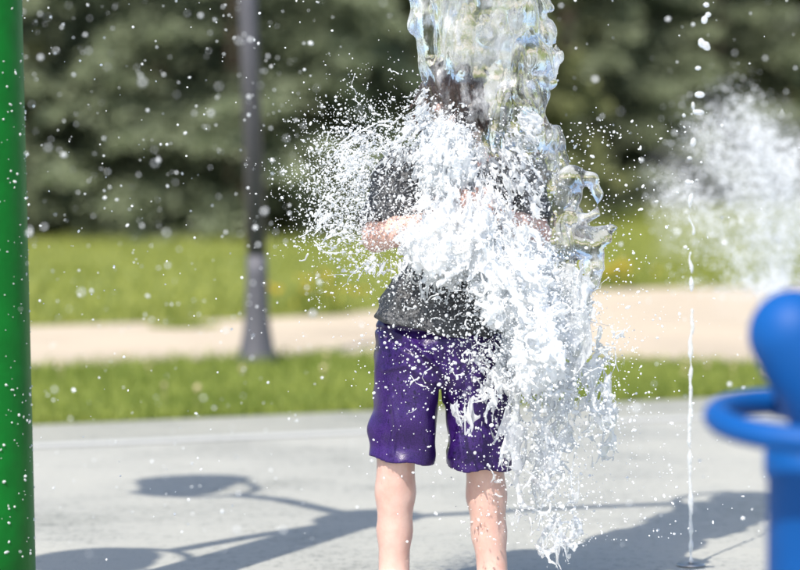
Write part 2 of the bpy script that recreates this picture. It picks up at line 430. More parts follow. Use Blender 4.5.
for k, x, d, rot, s in [(1, -6.2, 36.5, 1, 1.1), (2, -3.1, 37, 4, 1.05), (0, -.6, 38, 5.5, 1.1), (1, 1.2, 45, 2, 1.2), (0, 3.6, 47, 1, 1.2), (2, 6.0, 48, 3, 1.1), (0, -4.9, 40, 2.4, 1.2), (2, -1.9, 41.5, .9, 1.2), (0, 5.0, 52, 4.2, 1.3), (2, 2.4, 52, 2.2, 1.3), (1, .2, 44, 3.3, 1.3), (0, 8.2, 47, 5.2, 1.2), (1, -7.4, 41, .6, 1.3)]:
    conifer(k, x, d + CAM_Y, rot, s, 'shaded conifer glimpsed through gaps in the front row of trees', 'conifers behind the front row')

# ------------------------------------------------------------------ lamp post
lb = gnd(257, 366, LAWN_Z)
lamp = put(empty('lamp_post', tuple(lb)), 'dark grey lamp post with flared base in the grass strip', 'lamp post')
v, f = lathe([(.0, 0), (.105, 0), (.108, .03), (.10, .06), (.088, .12), (.075, .2), (.064, .32), (.057, .5), (.054, .6), (.0, .6)], lb, 32)
mesh_np('base', v, f, M['lamp'], lamp)
dx = (249 - 257) / 187.
v, f = tube([lb + [0, 0, .58], lb + [dx, 0, 1.95], lb + [dx * 2, 0, 3.9]], [.053, .050, .044], 24); mesh_np('pole', v, f, M['lamp'], lamp)
top = lb + [dx * 2, 0, 3.9]
v, f = lathe([(.0, 0), (.06, 0), (.11, .04), (.12, .1), (.0, .1)], top, 28); mesh_np('collar', v, f, M['lamp'], lamp)
v, f = lathe([(.0, .1), (.11, .1), (.16, .3), (.15, .42), (.0, .42)], top, 28); mesh_np('lens', v, f, M['glass_lamp'], lamp)
v, f = lathe([(.0, .42), (.19, .42), (.17, .47), (.06, .56), (.0, .58)], top, 28); mesh_np('cap', v, f, M['lamp'], lamp)

# ------------------------------------------------------------------ tipping bucket post (green), three arms with buckets
HUBH = 2.98
PB = np.array([-1.105, -0.47, 0.0])
def r_at(z): return 0.143 - 0.0155 * z
st_ = put(empty('tipping_bucket_post', tuple(PB)), 'glossy green tipping bucket post at the left edge', 'play structure')
v, f = tube([PB + [0, 0, z] for z in np.linspace(0.0, HUBH, 12)], [r_at(z) for z in np.linspace(0, HUBH, 12)], 48); mesh_np('post', v, f, M['green'], st_)
v, f = lathe([(0, 0), (.26, 0), (.262, .012), (.255, .02), (.0, .02)], PB, 40); fl_ = mesh_np('base_flange', v, f, M['steel'], st_)
for i in range(6):
    a = i * math.pi / 3 + .2; c = PB + [math.cos(a) * .215, math.sin(a) * .215, .02]
    v, f = lathe([(0, 0), (.018, 0), (.018, .016), (0, .016)], c, 6); mesh_np('bolt', v, f, M['steel'], st_)
v, f = lathe([(0, -.1), (.16, -.1), (.165, -.08), (.165, .06), (.14, .1), (.06, .15), (0, .16)], PB + [0, 0, HUBH], 40); mesh_np('hub', v, f, M['yellow'], st_)
def bucket(pivot, axis, mat, parent, r0=.13, r1=.195, h=.38):
    ax = np.array(axis) / np.linalg.norm(axis); c = pivot - ax * h * .5
    v, f = lathe([(0, 0), (r0 * .92, 0), (r0, .012), (r1, h), (r1 - .012, h), (r0 - .012, .02), (0, .02)], c, 40, ax)
    b = mesh_np('bucket', v, f, mat, parent)
    v, f = torus(c + ax * h, r1 - .004, .013, ax, 48, 10); mesh_np('rim', v, f, mat, b)
    return b
ARMS = [(np.array([0.27, -0.02]), (0.35, 0.1, -.60), 'blue', 2.95), (np.array([-1.76, 0.38]), (-.25, .3, .95), 'yellow', 2.9), (np.array([-1.89, -1.36]), (-.5, -.3, .9), 'blue', 2.9)]
for xy, axis, mt, zb in ARMS:
    p0 = PB + [0, 0, HUBH - .02]; d = np.array([xy[0] - PB[0], xy[1] - PB[1]]); Ld = np.linalg.norm(d); dn = d / Ld; sd = np.array([-dn[1], dn[0]])
    fork = PB[:2] + dn * (Ld - .30)
    v, f = tube([p0 + [dn[0] * .1, dn[1] * .1, 0], np.array([*(PB[:2] + dn * (Ld * .5)), HUBH + .03]), np.array([*fork, zb + .02])], .034, 18)
    arm = mesh_np('arm', v, f, M['green'], st_)
    # half-ring yoke that carries the bucket on two pivots
    aa = np.linspace(math.pi / 2, 3 * math.pi / 2, 17); C0 = np.array(xy)
    yk = np.array([[*(C0 + dn * math.cos(t) * .30 + sd * math.sin(t) * .235), zb] for t in aa])
    v, f = tube(yk, .018, 12); mesh_np('yoke', v, f, M['green'], arm)
    v, f = tube([[*(C0 + sd * .235), zb], [*(C0 - sd * .235), zb]], .012, 10); mesh_np('axle', v, f, M['steel'], arm)
    bucket(np.array([xy[0], xy[1], zb]), axis, M[mt], st_)

# ------------------------------------------------------------------ blue water cannon in the foreground
YC = 5.0 + CAM_Y
def fg(px, py): return at(px, py, YC)
pc = fg(824, 421)
cb = np.array([pc[0], YC, 0.0])
can = put(empty('water_cannon', tuple(cb)), 'blurred blue water cannon with ring handle in the right foreground', 'water cannon')
v, f = lathe([(0, 0), (.17, 0), (.17, .02), (.115, .05), (.098, .12), (.098, .74), (.104, .75), (.104, .79), (.08, .81), (0, .815)], cb, 48); mesh_np('post', v, f, M['blue'], can)
p1 = fg(794, 335); p0 = fg(836, 416); dr = p1 - p0; dr /= np.linalg.norm(dr); L = np.linalg.norm(p1 - p0); R0 = .080
prof = [(0, -.1), (.05, -.1), (R0, -.05), (R0, L)] + [(R0 * math.cos(t), L + R0 * math.sin(t)) for t in np.linspace(.15, math.pi / 2 - .02, 9)]
v, f = lathe(prof, p0, 40, dr); mesh_np('barrel', v, f, M['blue'], can)
rc = fg(822, 421); rax = (0.03, -math.sin(math.radians(5.0)), 1)
v, f = torus(rc, .184, .0235, rax, 72, 18); ring = mesh_np('ring_handle', v, f, M['blue'], can)
for a in (0.6, 1.9, 5.6):
    v, f = tube([rc + [math.cos(a) * .09, math.sin(a) * .09, 0], rc + [math.cos(a) * .186, math.sin(a) * .186, 0]], .012, 10); mesh_np('spoke', v, f, M['blue'], ring)

# ------------------------------------------------------------------ signed-distance modelling
def bnoise(shape, cell, seed):
    """smooth random field of unit spread; cell = feature size in voxels for each axis"""
    r = np.random.default_rng(seed); Ms, ns = [], []
    for n, c in zip(shape, cell):
        t = np.arange(n) / c + 1.0 + r.random(); i = np.floor(t).astype(int); u = t - i; k = int(i.max()) + 4
        m = np.zeros((n, k), np.float32); w = [(1 - u) ** 3 / 6, (3 * u ** 3 - 6 * u ** 2 + 4) / 6, (-3 * u ** 3 + 3 * u ** 2 + 3 * u + 1) / 6, u ** 3 / 6]
        for j in range(4): m[np.arange(n), i - 1 + j] = w[j]
        Ms.append(m); ns.append(k)
    a = r.standard_normal(ns).astype(np.float32)
    a = np.tensordot(Ms[0], a, (1, 0))
    a = np.tensordot(a, Ms[1], (1, 1)).transpose(0, 2, 1)
    a = np.tensordot(a, Ms[2], (2, 1))
    a /= a.std() + 1e-9
    return np.ascontiguousarray(a)

def polygonise(f, lo, vox, adapt=0.0):
    f = np.clip(f, -3 * vox, 3 * vox).astype(np.float32)
    g = vdb.FloatGrid(background=float(3 * vox)); g.copyFromArray(f, tolerance=1e-9)
    p, t, q = g.convertToPolygons(isovalue=0.0, adaptivity=adapt)
    p = np.asarray(p, np.float64) * vox + np.asarray(lo)
    t, q = np.asarray(t, np.int64).reshape(-1, 3), np.asarray(q, np.int64).reshape(-1, 4)
    vol = 0.0
    if len(q): vol += np.einsum('ij,ij->', p[q[:, 0]] - p.mean(0), np.cross(p[q[:, 1]] - p.mean(0), p[q[:, 2]] - p.mean(0)))
    if vol < 0: t, q = t[:, ::-1], q[:, ::-1]
    return p, [x for x in (t, q) if len(x)]

class Grid:
    def __init__(s, lo, hi, vox):
        s.lo = np.array(lo, float); s.vox = vox; s.n = np.ceil((np.array(hi) - s.lo) / vox).astype(int) + 1
        s.x = (s.lo[0] + np.arange(s.n[0]) * vox).astype(np.float32)[:, None, None]
        s.y = (s.lo[1] + np.arange(s.n[1]) * vox).astype(np.float32)[None, :, None]
        s.z = (s.lo[2] + np.arange(s.n[2]) * vox).astype(np.float32)[None, None, :]
        s.f = np.full(s.n, 9.0, np.float32)
    def noise(s, cell, seed):
        c = np.broadcast_to(np.asarray(cell, float) / s.vox, (3,)); return bnoise(tuple(s.n), c, seed)
    def mesh(s, adapt=0.0): return polygonise(s.f, s.lo, s.vox, adapt)
    def sub(s, a, b, pad):
        lo = np.minimum(a, b) - pad; hi = np.maximum(a, b) + pad
        i0 = np.clip(((lo - s.lo) / s.vox).astype(int), 0, s.n - 1); i1 = np.clip(((hi - s.lo) / s.vox).astype(int) + 2, 1, s.n)
        return tuple(slice(i, j) for i, j in zip(i0, i1))
    def cone(s, a, b, ra, rb, k=0.0, sy=1.0, pad=.05, op='u'):
        """tapered capsule; sy squeezes the y extent"""
        a, b = np.asarray(a, float), np.asarray(b, float); S = s.sub(a, b, max(ra, rb) * max(1, sy) + pad)
        X, Y, Z = s.x[S[0]], s.y[:, S[1]], s.z[:, :, S[2]]
        d = b - a; dd = d @ d + 1e-12
        h = np.clip(((X - a[0]) * d[0] + (Y - a[1]) * d[1] + (Z - a[2]) * d[2]) / dd, 0, 1)
        D = np.sqrt((X - a[0] - h * d[0]) ** 2 + ((Y - a[1] - h * d[1]) / sy) ** 2 + (Z - a[2] - h * d[2]) ** 2) - (ra + h * (rb - ra))
        s.comb(S, D, k, op)
    def ell(s, c, r, k=0.0, pad=.05, op='u', R=None):
        c, r = np.asarray(c, float), np.asarray(r, float); S = s.sub(c, c, r.max() + pad)
        X, Y, Z = s.x[S[0]] - c[0], s.y[:, S[1]] - c[1], s.z[:, :, S[2]] - c[2]
        if R is not None: X, Y, Z = [R[0][i] * X + R[1][i] * Y + R[2][i] * Z for i in range(3)]
        D = (np.sqrt((X / r[0]) ** 2 + (Y / r[1]) ** 2 + (Z / r[2]) ** 2) - 1) * r.min()
        s.comb(S, D, k, op)
    def comb(s, S, D, k, op):
        A = s.f[S]
        if op == 'u':
            if k > 0:
                h = np.clip(.5 + .5 * (A - D) / k, 0, 1); R = A + (D - A) * h - k * h * (1 - h)
            else: R = np.minimum(A, D)
        else: R = np.maximum(A, -D)
        s.f[S] = R

# ------------------------------------------------------------------ the person
def P(px, py, y=0.0): return at(px, py, y)
feet_mid = P(444, 604); person = put(empty('person', (feet_mid[0], 0, 0)),
    'person in charcoal shirt and purple shorts, arms folded, face hidden by falling water', 'person')
M['skin'], n_, l_, b_ = new_mat('skin')
tc = N(n_, 'ShaderNodeTexCoord'); z1 = N(n_, 'ShaderNodeTexNoise', Scale=14.0, Detail=5.0, Roughness=.65); l_.new(tc.outputs['Object'], z1.inputs['Vector'])
rp = N(n_, 'ShaderNodeValToRGB'); rp.color_ramp.elements[0].position = .3; rp.color_ramp.elements[1].position = .7
rp.color_ramp.elements[0].color = (.52, .315, .265, 1); rp.color_ramp.elements[1].color = (.62, .43, .375, 1)
l_.new(z1.outputs['Fac'], rp.inputs[0]); l_.new(rp.outputs[0], b_.inputs['Base Color'])
b_.inputs['Roughness'].default_value = .33; b_.inputs['Subsurface Weight'].default_value = .25
b_.inputs['Subsurface Radius'].default_value = (.012, .004, .002); b_.inputs['Subsurface Scale'].default_value = 1.0
z2 = N(n_, 'ShaderNodeTexNoise', Scale=220.0, Detail=3.0); l_.new(tc.outputs['Object'], z2.inputs['Vector'])
bp_ = N(n_, 'ShaderNodeBump', Strength=.12, Distance=.003); l_.new(z2.outputs['Fac'], bp_.inputs['Height']); l_.new(bp_.outputs[0], b_.inputs['Normal'])

def cloth(name, c0, c1, rough, fine, bump):
    m, n, l, b = new_mat(name); tc = N(n, 'ShaderNodeTexCoord')
    a = N(n, 'ShaderNodeTexNoise', Scale=7.0, Detail=6.0, Roughness=.7); l.new(tc.outputs['Object'], a.inputs['Vector'])
    c = N(n, 'ShaderNodeTexNoise', Scale=fine, Detail=2.0); l.new(tc.outputs['Object'], c.inputs['Vector'])
    ad = N(n, 'ShaderNodeMath', operation='ADD'); l.new(a.outputs['Fac'], ad.inputs[0]); l.new(c.outputs['Fac'], ad.inputs[1])
    r = N(n, 'ShaderNodeValToRGB'); r.color_ramp.elements[0].position = .38 * 2 / 2 + .38; r.color_ramp.elements[1].position = 1.0
    r.color_ramp.elements[0].position = .75; r.color_ramp.elements[0].color = (*c0, 1); r.color_ramp.elements[1].color = (*c1, 1)
    r.color_ramp.elements[1].position = 1.0
    mr = N(n, 'ShaderNodeMapRange'); mr.inputs[1].default_value = .7; mr.inputs[2].default_value = 1.35
    l.new(ad.outputs[0], mr.inputs[0]); r.color_ramp.elements[0].position = .2; r.color_ramp.elements[1].position = .85
    l.new(mr.outputs[0], r.inputs[0]); l.new(r.outputs[0], b.inputs['Base Color'])
    b.inputs['Roughness'].default_value = rough; b.inputs['Specular IOR Level'].default_value = .35
    bp = N(n, 'ShaderNodeBump', Strength=bump, Distance=.004); l.new(c.outputs['Fac'], bp.inputs['Height']); l.new(bp.outputs[0], b.inputs['Normal'])
    return m
M['shirt'] = cloth('charcoal_heather', (.018, .019, .023), (.115, .118, .125), .62, 190, .5)
M['shorts'] = cloth('purple_polyester', (.013, .0045, .052), (.038, .013, .118), .30, 300, .12)

VX = .0045
lo_b, hi_b = P(350, 60)[[0]].tolist() + [-.40, -.01], P(560, 60)[[0]].tolist() + [.22, 1.56]
B = Grid(lo_b, hi_b, VX)
kL, aL = P(396, 452, -.015), P(394, 577, .02); kR, aR = P(484, 457, -.015), P(492, 577, .02)
hL, hR = P(418, 352), P(474, 352)
for h, k, a, s in ((hL, kL, aL, -1), (hR, kR, aR, 1)):
    B.cone(h, k + [0, 0, .03], .085, .055, .03)
    B.ell(k + [0, -.018, .012], (.034, .036, .05), .03)                    # kneecap
    c1, c2 = k * .68 + a * .32 + [0, .014, 0], k * .36 + a * .64 + [0, .012, 0]
    B.cone(k + [0, .002, .02], c1, .053, .0545, .02); B.cone(c1, c2, .0545, .0475, .02); B.cone(c2, a + [0, 0, .03], .0475, .040, .02)
    B.cone(k + [0, -.012, -.03], a + [0, -.012, .05], .034, .026, .03)       # shin
    B.cone(a + [0, 0, .04], a, .036, .037, .02)
    B.ell(a + [0, .03, -.05], (.033, .045, .032), .03)                       # heel
    B.cone(a + [0, -.02, -.02], a + [s * .012, -.135, -.060], .040, .026, .035)
    for j in range(5):
        tx = (j - 2) * .0165 * s; ln = (.050, .052, .048, .043, .036)[j]; rr = (.0135, .0105, .010, .0098, .0095)[j]
        q = a + [s * .012 - tx * 1.0, -.125, -.066]; B.cone(q, q + [-tx * .1, -ln, -.004], rr, rr * .9, .006)
# torso, neck, head
for (px, py, rx, ry) in [(446, 345, .135, .095), (447, 315, .135, .09), (449, 280, .13, .088), (452, 240, .14, .095), (455, 205, .15, .1), (456, 178, .125, .085)]:
    B.ell(P(px, py, .01), (rx, ry, .085), .06)
shL, shR = P(402, 178, .01), P(511, 178, .01)
B.cone(shL, shR, .052, .052, .05)
hd = P(453, 114, -.015)
B.cone(P(455, 180, .012), hd + [0, .015, -.06], .055, .05, .03)
B.ell(hd, (.072, .090, .098), .02); B.ell(hd + [0, -.03, -.055], (.052, .055, .055), .03)
B.ell(hd + [0, .015, .02], (.075, .088, .082), .02)
B.cone(hd + [0, -.088, .0], hd + [0, -.104, -.026], .008, .013, .012)        # nose
B.cone(hd + [-.03, -.079, .020], hd + [.03, -.079, .020], .011, .011, .015)  # brow
B.ell(hd + [-.03, -.090, .002], (.014, .012, .010), op='d'); B.ell(hd + [.03, -.090, .002], (.014, .012, .010), op='d')
B.cone(hd + [-.018, -.082, -.052], hd + [.018, -.082, -.052], .009, .009, .01)
for s in (-1, 1): B.ell(hd + [s * .074, .01, -.005], (.011, .019, .03), .008)
eL, eR = P(377, 237, -.07), P(536, 234, -.07)
wL, wR = P(430, 222, -.185), P(490, 214, -.19)
def hand(w, e, s, up):
    d = w - e; d /= np.linalg.norm(d); side = np.cross(d, [0, 1, 0]); side /= np.linalg.norm(side)
    if side[2] < 0: side = -side
    inn = np.cross(d, side); inn = inn if inn[1] > 0 else -inn                # towards the chest
    pc_ = w + d * .045
    R = np.stack([d, side, inn]); B.ell(pc_, (.046, .036, .019), .015, R=R.tolist() if False else np.stack([d, side, inn], 0))
    for j in range(4):
        b0 = w + d * .078 + side * (.026 - .0175 * j); l1 = (.030, .034, .032, .025)[j]
        b1 = b0 + d * l1 * .8 + inn * .012; b2 = b1 + inn * .024 + d * .004; b3 = b2 - d * .018 + inn * .006
        B.cone(b0 - d * .02, b0, .0105, .0105, .006); B.cone(b0, b1, .0100, .0092, .003); B.cone(b1, b2, .0092, .0086, .002); B.cone(b2, b3, .0086, .0078, .002)
    t0 = w + d * .02 + side * .026; t1 = t0 + side * .026 + d * .026; t2 = t1 + d * .03 - side * .004 + inn * .008
    B.cone(t0, t1, .0125, .0105, .01); B.cone(t1, t2, .0105, .009, .003)
for sh, el, wr, s in ((shL, eL, wL, -1), (shR, eR, wR, 1)):
    B.cone(sh, el, .050, .040, .03); B.cone(el, el * .65 + wr * .35, .040, .040, .02); B.cone(el * .65 + wr * .35, wr, .040, .027, .02)
    hand(wr, el, s, 1)
# small face parts
for s in (-1, 1):
    q = hd + np.array([s * .03, -.082, .002]); mesh_np('eye', iv * .0115 + q, if_, M['eye'], person)
v, f = tube([hd + [-.02, -.091, -.052], hd + [0, -.094, -.050], hd + [.02, -.091, -.052]], [.003, .005, .003], 8); mesh_np('mouth', v, f, M['lip'], person)
# hair: wet cap with locks
Hh = Grid(hd + [-.13, -.15, -.16], hd + [.13, .15, .15], .0035)
Hh.ell(hd + [0, .006, .022], (.092, .108, .096)); cut = Hh.noise((.012, .03, .05), 3) * .006
Hh.f += cut
front = (Hh.y - (hd[1] - .06)) * .8 + (Hh.z - (hd[2] - .05)) * .6
Hh.f = np.maximum(Hh.f, -front - .012); Hh.f = np.maximum(Hh.f, (hd[2] - .10) - Hh.z + 0 * Hh.f)
r2 = np.random.default_rng(4)
for i in range(60):
    a = r2.uniform(-1.9, 1.9); q0 = hd + np.array([math.sin(a) * .078, .02 - math.cos(a) * .085, .055 + r2.uniform(-.01, .03)])
    q1 = q0 + np.array([math.sin(a) * .018 + r2.normal(0, .008), -math.cos(a) * .016, -r2.uniform(.05, .12)]); Hh.cone(q0, q1, .013, .005, .008)
v, f = Hh.mesh(); mesh_np('hair', v, f, M['hair'], person)

# shirt
G = Grid(lo_b, hi_b, VX)
for (px, py, rx, ry) in [(444, 334, .170, .126), (446, 310, .168, .122), (449, 280, .164, .116), (452, 240, .168, .118), (455, 205, .172, .118), (456, 180, .14, .1)]:
    G.ell(P(px, py, .01), (rx, ry, .095), .06)
G.cone(shL, shR, .070, .070, .05)
for sh, el in ((shL, eL), (shR, eR)): G.cone(sh, sh * .18 + el * .82, .070, .074, .03)
f1 = G.noise((.10, .10, .045), 31); f2 = G.noise((.05, .05, .025), 32); f3 = G.noise((.16, .16, .12), 33)
G.f = G.f + .0058 * f1 + .0055 * np.abs(f2) + .005 * f3
hem = P(440, 332)[2] + .004 * np.sin(G.x * 22 + .6) - np.where(G.x < .11, .24, .06) * (G.x - .11) + .006 * np.sin(G.y * 25)
G.f = np.maximum(G.f, hem - G.z)
for sh, el in ((shL, eL), (shR, eR)):                                        # sleeve openings
    d = el - sh; d /= np.linalg.norm(d); c = sh + (el - sh) * .86
    G.f = np.where((np.abs(G.x - .15) > .17) & (G.z > P(0, 264)[2]), np.maximum(G.f, ((G.x - c[0]) * d[0] + (G.y - c[1]) * d[1] + (G.z - c[2]) * d[2])), G.f)
nk = P(455, 172, -.02); G.ell(nk + [0, -.02, .035], (.075, .09, .055), op='d')
v, f = G.mesh(); shirt = mesh_np('shirt', v, f, M['shirt'], person)

# shorts
S = Grid(lo_b, hi_b, VX)
for (px, py, rx, ry) in [(446, 322, .148, .102), (443, 345, .170, .116), (442, 365, .172, .118)]:
    S.ell(P(px, py, .01), (rx, ry, .075), .05)
hmL, hmR = P(402, 458, 0), P(478, 466, 0)
S.cone(P(414, 352), hmL - [0, 0, .06], .094, .097, .022, sy=1.12); S.cone(P(474, 352), hmR - [0, 0, .06], .092, .100, .022, sy=1.12)
f1 = S.noise((.035, .035, .13), 41); f2 = S.noise((.05, .05, .035), 42); f3 = S.noise((.02, .02, .05), 43)
below = np.clip((P(440, 350)[2] - S.z) / .15, 0, 1)
S.f = S.f + .0062 * f1 * (.35 + .40 * below) + .0040 * f2 + .0006 * f3
# seams and pressed folds
for pts, amp in (([(385, 325), (412, 338), (436, 362)], .006), ([(388, 335), (415, 350), (440, 376)], -.005), ([(384, 368), (405, 362), (432, 380)], .004),
                 ([(470, 335), (490, 350), (506, 372)], .005), ([(392, 395), (396, 425), (392, 450)], .006), ([(462, 400), (458, 430), (462, 455)], .006)):
    pp = [P(*q) for q in pts]; D = np.full(S.f.shape[::2], 9.0, np.float32)
    D = np.full((S.n[0], S.n[2]), 9.0, np.float32); X, Z = S.x[:, 0], S.z[0]
    for a, b in zip(pp[:-1], pp[1:]):
        d = (b - a)[[0, 2]]; h = np.clip(((X - a[0]) * d[0] + (Z - a[2]) * d[1]) / (d @ d), 0, 1)
        D = np.minimum(D, np.hypot(X - a[0] - h * d[0], Z - a[2] - h * d[1]))
    S.f -= (amp * np.exp(-(D / .007) ** 2))[:, None, :] * (S.y < 0)
wb = P(440, 329)[2]; S.f += .004 * np.exp(-((S.z - wb) / .005) ** 2)
hz = np.where(S.x < P(440, 460)[0], P(402, 459)[2] - .10 * (S.x - hmL[0]), P(478, 467)[2] - .03 * (S.x - hmR[0])) + .004 * np.sin(S.x * 60) + .10 * (S.y) * .2
topz = P(440, 318)[2] + np.clip(.11 - S.x, 0, .2) * .12
inner = S.f + .0085
B.f = np.where(S.z > hz - .004, np.maximum(B.f, np.where(S.z < topz - .03, S.f + .013, -9)), B.f)
v, f = B.mesh(0.15); mesh_np('body', v, f, M['skin'], person)
S.f = np.maximum(np.maximum(S.f, hz - S.z), S.z - topz)
S.f = np.where(S.z < P(440, 395)[2], np.maximum(S.f, -inner), S.f)
gap = np.abs(S.x - (P(440, 420)[0] + (P(440, 400)[2] - S.z) * .02)) - .003 - np.clip((P(440, 386)[2] - S.z) * .06, -.05, .012)
S.f = np.where(S.z < P(440, 386)[2], np.maximum(S.f, -gap), S.f)
v, f = S.mesh(); shorts = mesh_np('shorts', v, f, M['shorts'], person)

# ------------------------------------------------------------------ water
def table(py, rows):
    """interpolate columns of a table against photo rows"""
    r = np.array(rows, float); return [np.interp(py, r[:, 0], r[:, i]) for i in range(1, r.shape[1])]
PXM = F_PX / 8.0
def to_px(x, z): return 400 + x * PXM * 1.0, None
Z_OF = np.array([at(400, y)[2] for y in (-600, 700)])
def py_of(z): return -600 + (z - Z_OF[0]) / (Z_OF[1] - Z_OF[0]) * 1300
def px_of(x): return 400 + x * PXM

M['column'] = water_mat('clear_falling_water', .3, .0, .14, None, .35, 38, (16.0, .48, .68, .0, .50))
W = Grid((P(405, 0)[0] - .06, -.30, P(0, 345)[2]), (P(622, 0)[0] + .03, .16, 2.86), .0042)
py_z = py_of(W.z)
c_, a_, b_w = table(py_z, [(-430, 478, 54, .10), (-300, 480, 66, .12), (-100, 480, 72, .125), (0, 481, 72, .12), (50, 483, 75, .12), (100, 490, 69, .12), (150, 503, 62, .11), (190, 515, 52, .095), (240, 540, 34, .06), (300, 560, 22, .04), (345, 570, 10, .03)])
cx = (c_ - 400) / PXM; ax_ = a_ / PXM
yc = -.07
rad = np.sqrt(((W.x - cx) / ax_) ** 2 + ((W.y - yc) / b_w) ** 2)
f0 = (rad - 1) * np.minimum(ax_, b_w)
n1 = W.noise((.10, .10, .17), 51); n2 = W.noise((.034, .034, .11), 52); n3 = W.noise((.016, .016, .045), 53); n4 = W.noise((.06, .06, .026), 54)
f0 = f0 + .010 * n1 + .0080 * (np.abs(n2) - .7) + .0034 * n3 + .0040 * n4
# hollow the sheet out in places so that light passes through
n5 = W.noise((.06, .06, .10), 55)
f0 = np.maximum(f0, -(np.sqrt(((W.x - cx) / (ax_ * .62)) ** 2 + ((W.y - yc) / (b_w * .55)) ** 2) - 1) * .05 - .006 * n5 - .003 * n3 - np.clip((py_z + 20) / 260, 0, 1) * .075)
W.f = f0.astype(np.float32)
def Wp(px, py, y=-.07): return P(px, py, y)
# glassy lobes thrown out on the right
lobe = [((553, 200, -.08), .040), ((572, 178, -.10), .034), ((590, 180, -.12), .020), ((598, 192, -.12), .010), ((597, 208, -.11), .008), ((588, 218, -.10), .016), ((572, 222, -.08), .034)]
for (p, r), (q, t) in zip(lobe[:-1], lobe[1:]): W.cone(Wp(*p), Wp(*q), r, t, .012)
W.ell(Wp(580, 199, -.105), (.042, .012, .042), .012)
horn = [((560, 240, -.08), .056), ((588, 240, -.12), .034), ((603, 234, -.13), .024), ((613, 230, -.14), .009)]
for (p, r), (q, t) in zip(horn[:-1], horn[1:]): W.cone(Wp(*p), Wp(*q), r, t, .02)
run = [((592, 246, -.12), .030), ((594, 268, -.12), .020), ((586, 300, -.10), .020), ((574, 335, -.08), .012)]
for (p, r), (q, t) in zip(run[:-1], run[1:]): W.cone(Wp(*p), Wp(*q), r, t, .02)
W.cone(Wp(550, 240), Wp(563, 315), .046, .030, .03)
n6 = W.noise((.03, .03, .035), 56)
reg = np.clip((px_of(W.x) - 545) / 20, 0, 1) * np.clip((py_z - 160) / 15, 0, 1)
W.f += reg * (.0085 * (np.abs(n6) - .75) + .0022 * n3)
v, f = W.mesh(0.0)
col_o = put(mesh_np('falling_water', v, f, M['column']), 'clear rippled column of water pouring down over the person', 'water', kind='stuff')

# ---- frothy splash: sheets, ligaments and blobs inside a soft envelope
def blob(PX, PY, cx, cy, rx, ry, rot=0):
    c, s = math.cos(rot), math.sin(rot); x, y = PX - cx, PY - cy
    return np.clip(1.25 - np.sqrt(((x * c + y * s) / rx) ** 2 + ((-x * s + y * c) / ry) ** 2), 0, 1)

def envelope(PX, PY):
    core = np.maximum.reduce([blob(PX, PY, 457, 222, 56, 62, .0), blob(PX, PY, 508, 272, 50, 60, 0), blob(PX, PY, 425, 232, 30, 30, 0),
                              blob(PX, PY, 446, 155, 34, 50, 0), blob(PX, PY, 532, 325, 42, 74, 0) * .82])
    web = np.maximum.reduce([blob(PX, PY, 406, 134, 28, 48, .45) * .38, blob(PX, PY, 350, 170, 40, 55, .3) * .26, blob(PX, PY, 352, 226, 40, 36, 0) * .30, blob(PX, PY, 326, 208, 32, 36, 0) * .20, blob(PX, PY, 395, 185, 22, 40, .2) * .20, blob(PX, PY, 522, 168, 36, 62, -.25) * .44, blob(PX, PY, 424, 112, 24, 28, 0) * .34,
                             blob(PX, PY, 440, 285, 52, 28, 0) * .42, blob(PX, PY, 385, 258, 46, 18, 0) * .55, blob(PX, PY, 480, 345, 36, 46, 0) * .5, blob(PX, PY, 480, 385, 26, 34, 0) * .36])
    curt = np.maximum.reduce([blob(PX, PY, 540, 370, 48, 80, .0) * .85, blob(PX, PY, 550, 450, 32, 78, -.05) * .85, blob(PX, PY, 505, 425, 20, 60, 0) * .62, blob(PX, PY, 562, 522, 24, 32, 0) * .75,
                              blob(PX, PY, 598, 345, 34, 22, .2) * .5, blob(PX, PY, 575, 330, 32, 70, 0) * .7, blob(PX, PY, 596, 395, 34, 55, .0) * .45, blob(PX, PY, 525, 440, 30, 60, .0) * .55])
    return core, web, curt

class Burst:
    """noise drawn out along rays that leave one point, for water bursting outwards"""
    def __init__(s, G, c):
        dx, dz = G.x - c[0], G.z - c[2]; s.r = np.sqrt(dx * dx + dz * dz) + .02
        s.th = (np.arctan2(dz, dx) - math.radians(75)) % (2 * np.pi); s.u = np.log(s.r / .02); s.G = G
    def noise(s, dth, du, cy_, seed):
        ny = int(s.G.n[1]); nt_, nu = int(6.3 / dth * 4) + 2, int(4.2 / du * 4) + 2
        F = bnoise((nt_, ny, nu), (4.0, cy_ / s.G.vox, 4.0), seed).transpose(1, 0, 2)
        t = s.th[:, 0, :] / dth * 4; u = np.clip(s.u[:, 0, :] / du * 4, 0, nu - 2); i, j = t.astype(int), u.astype(int)
        i = np.minimum(i, nt_ - 2); a, b = (t - i).astype(np.float32), (u - j).astype(np.float32)
        o = (F[:, i, j] * ((1 - a) * (1 - b)) + F[:, i + 1, j] * (a * (1 - b)) + F[:, i, j + 1] * ((1 - a) * b) + F[:, i + 1, j + 1] * (a * b))
        return np.ascontiguousarray(o.transpose(1, 0, 2), np.float32)

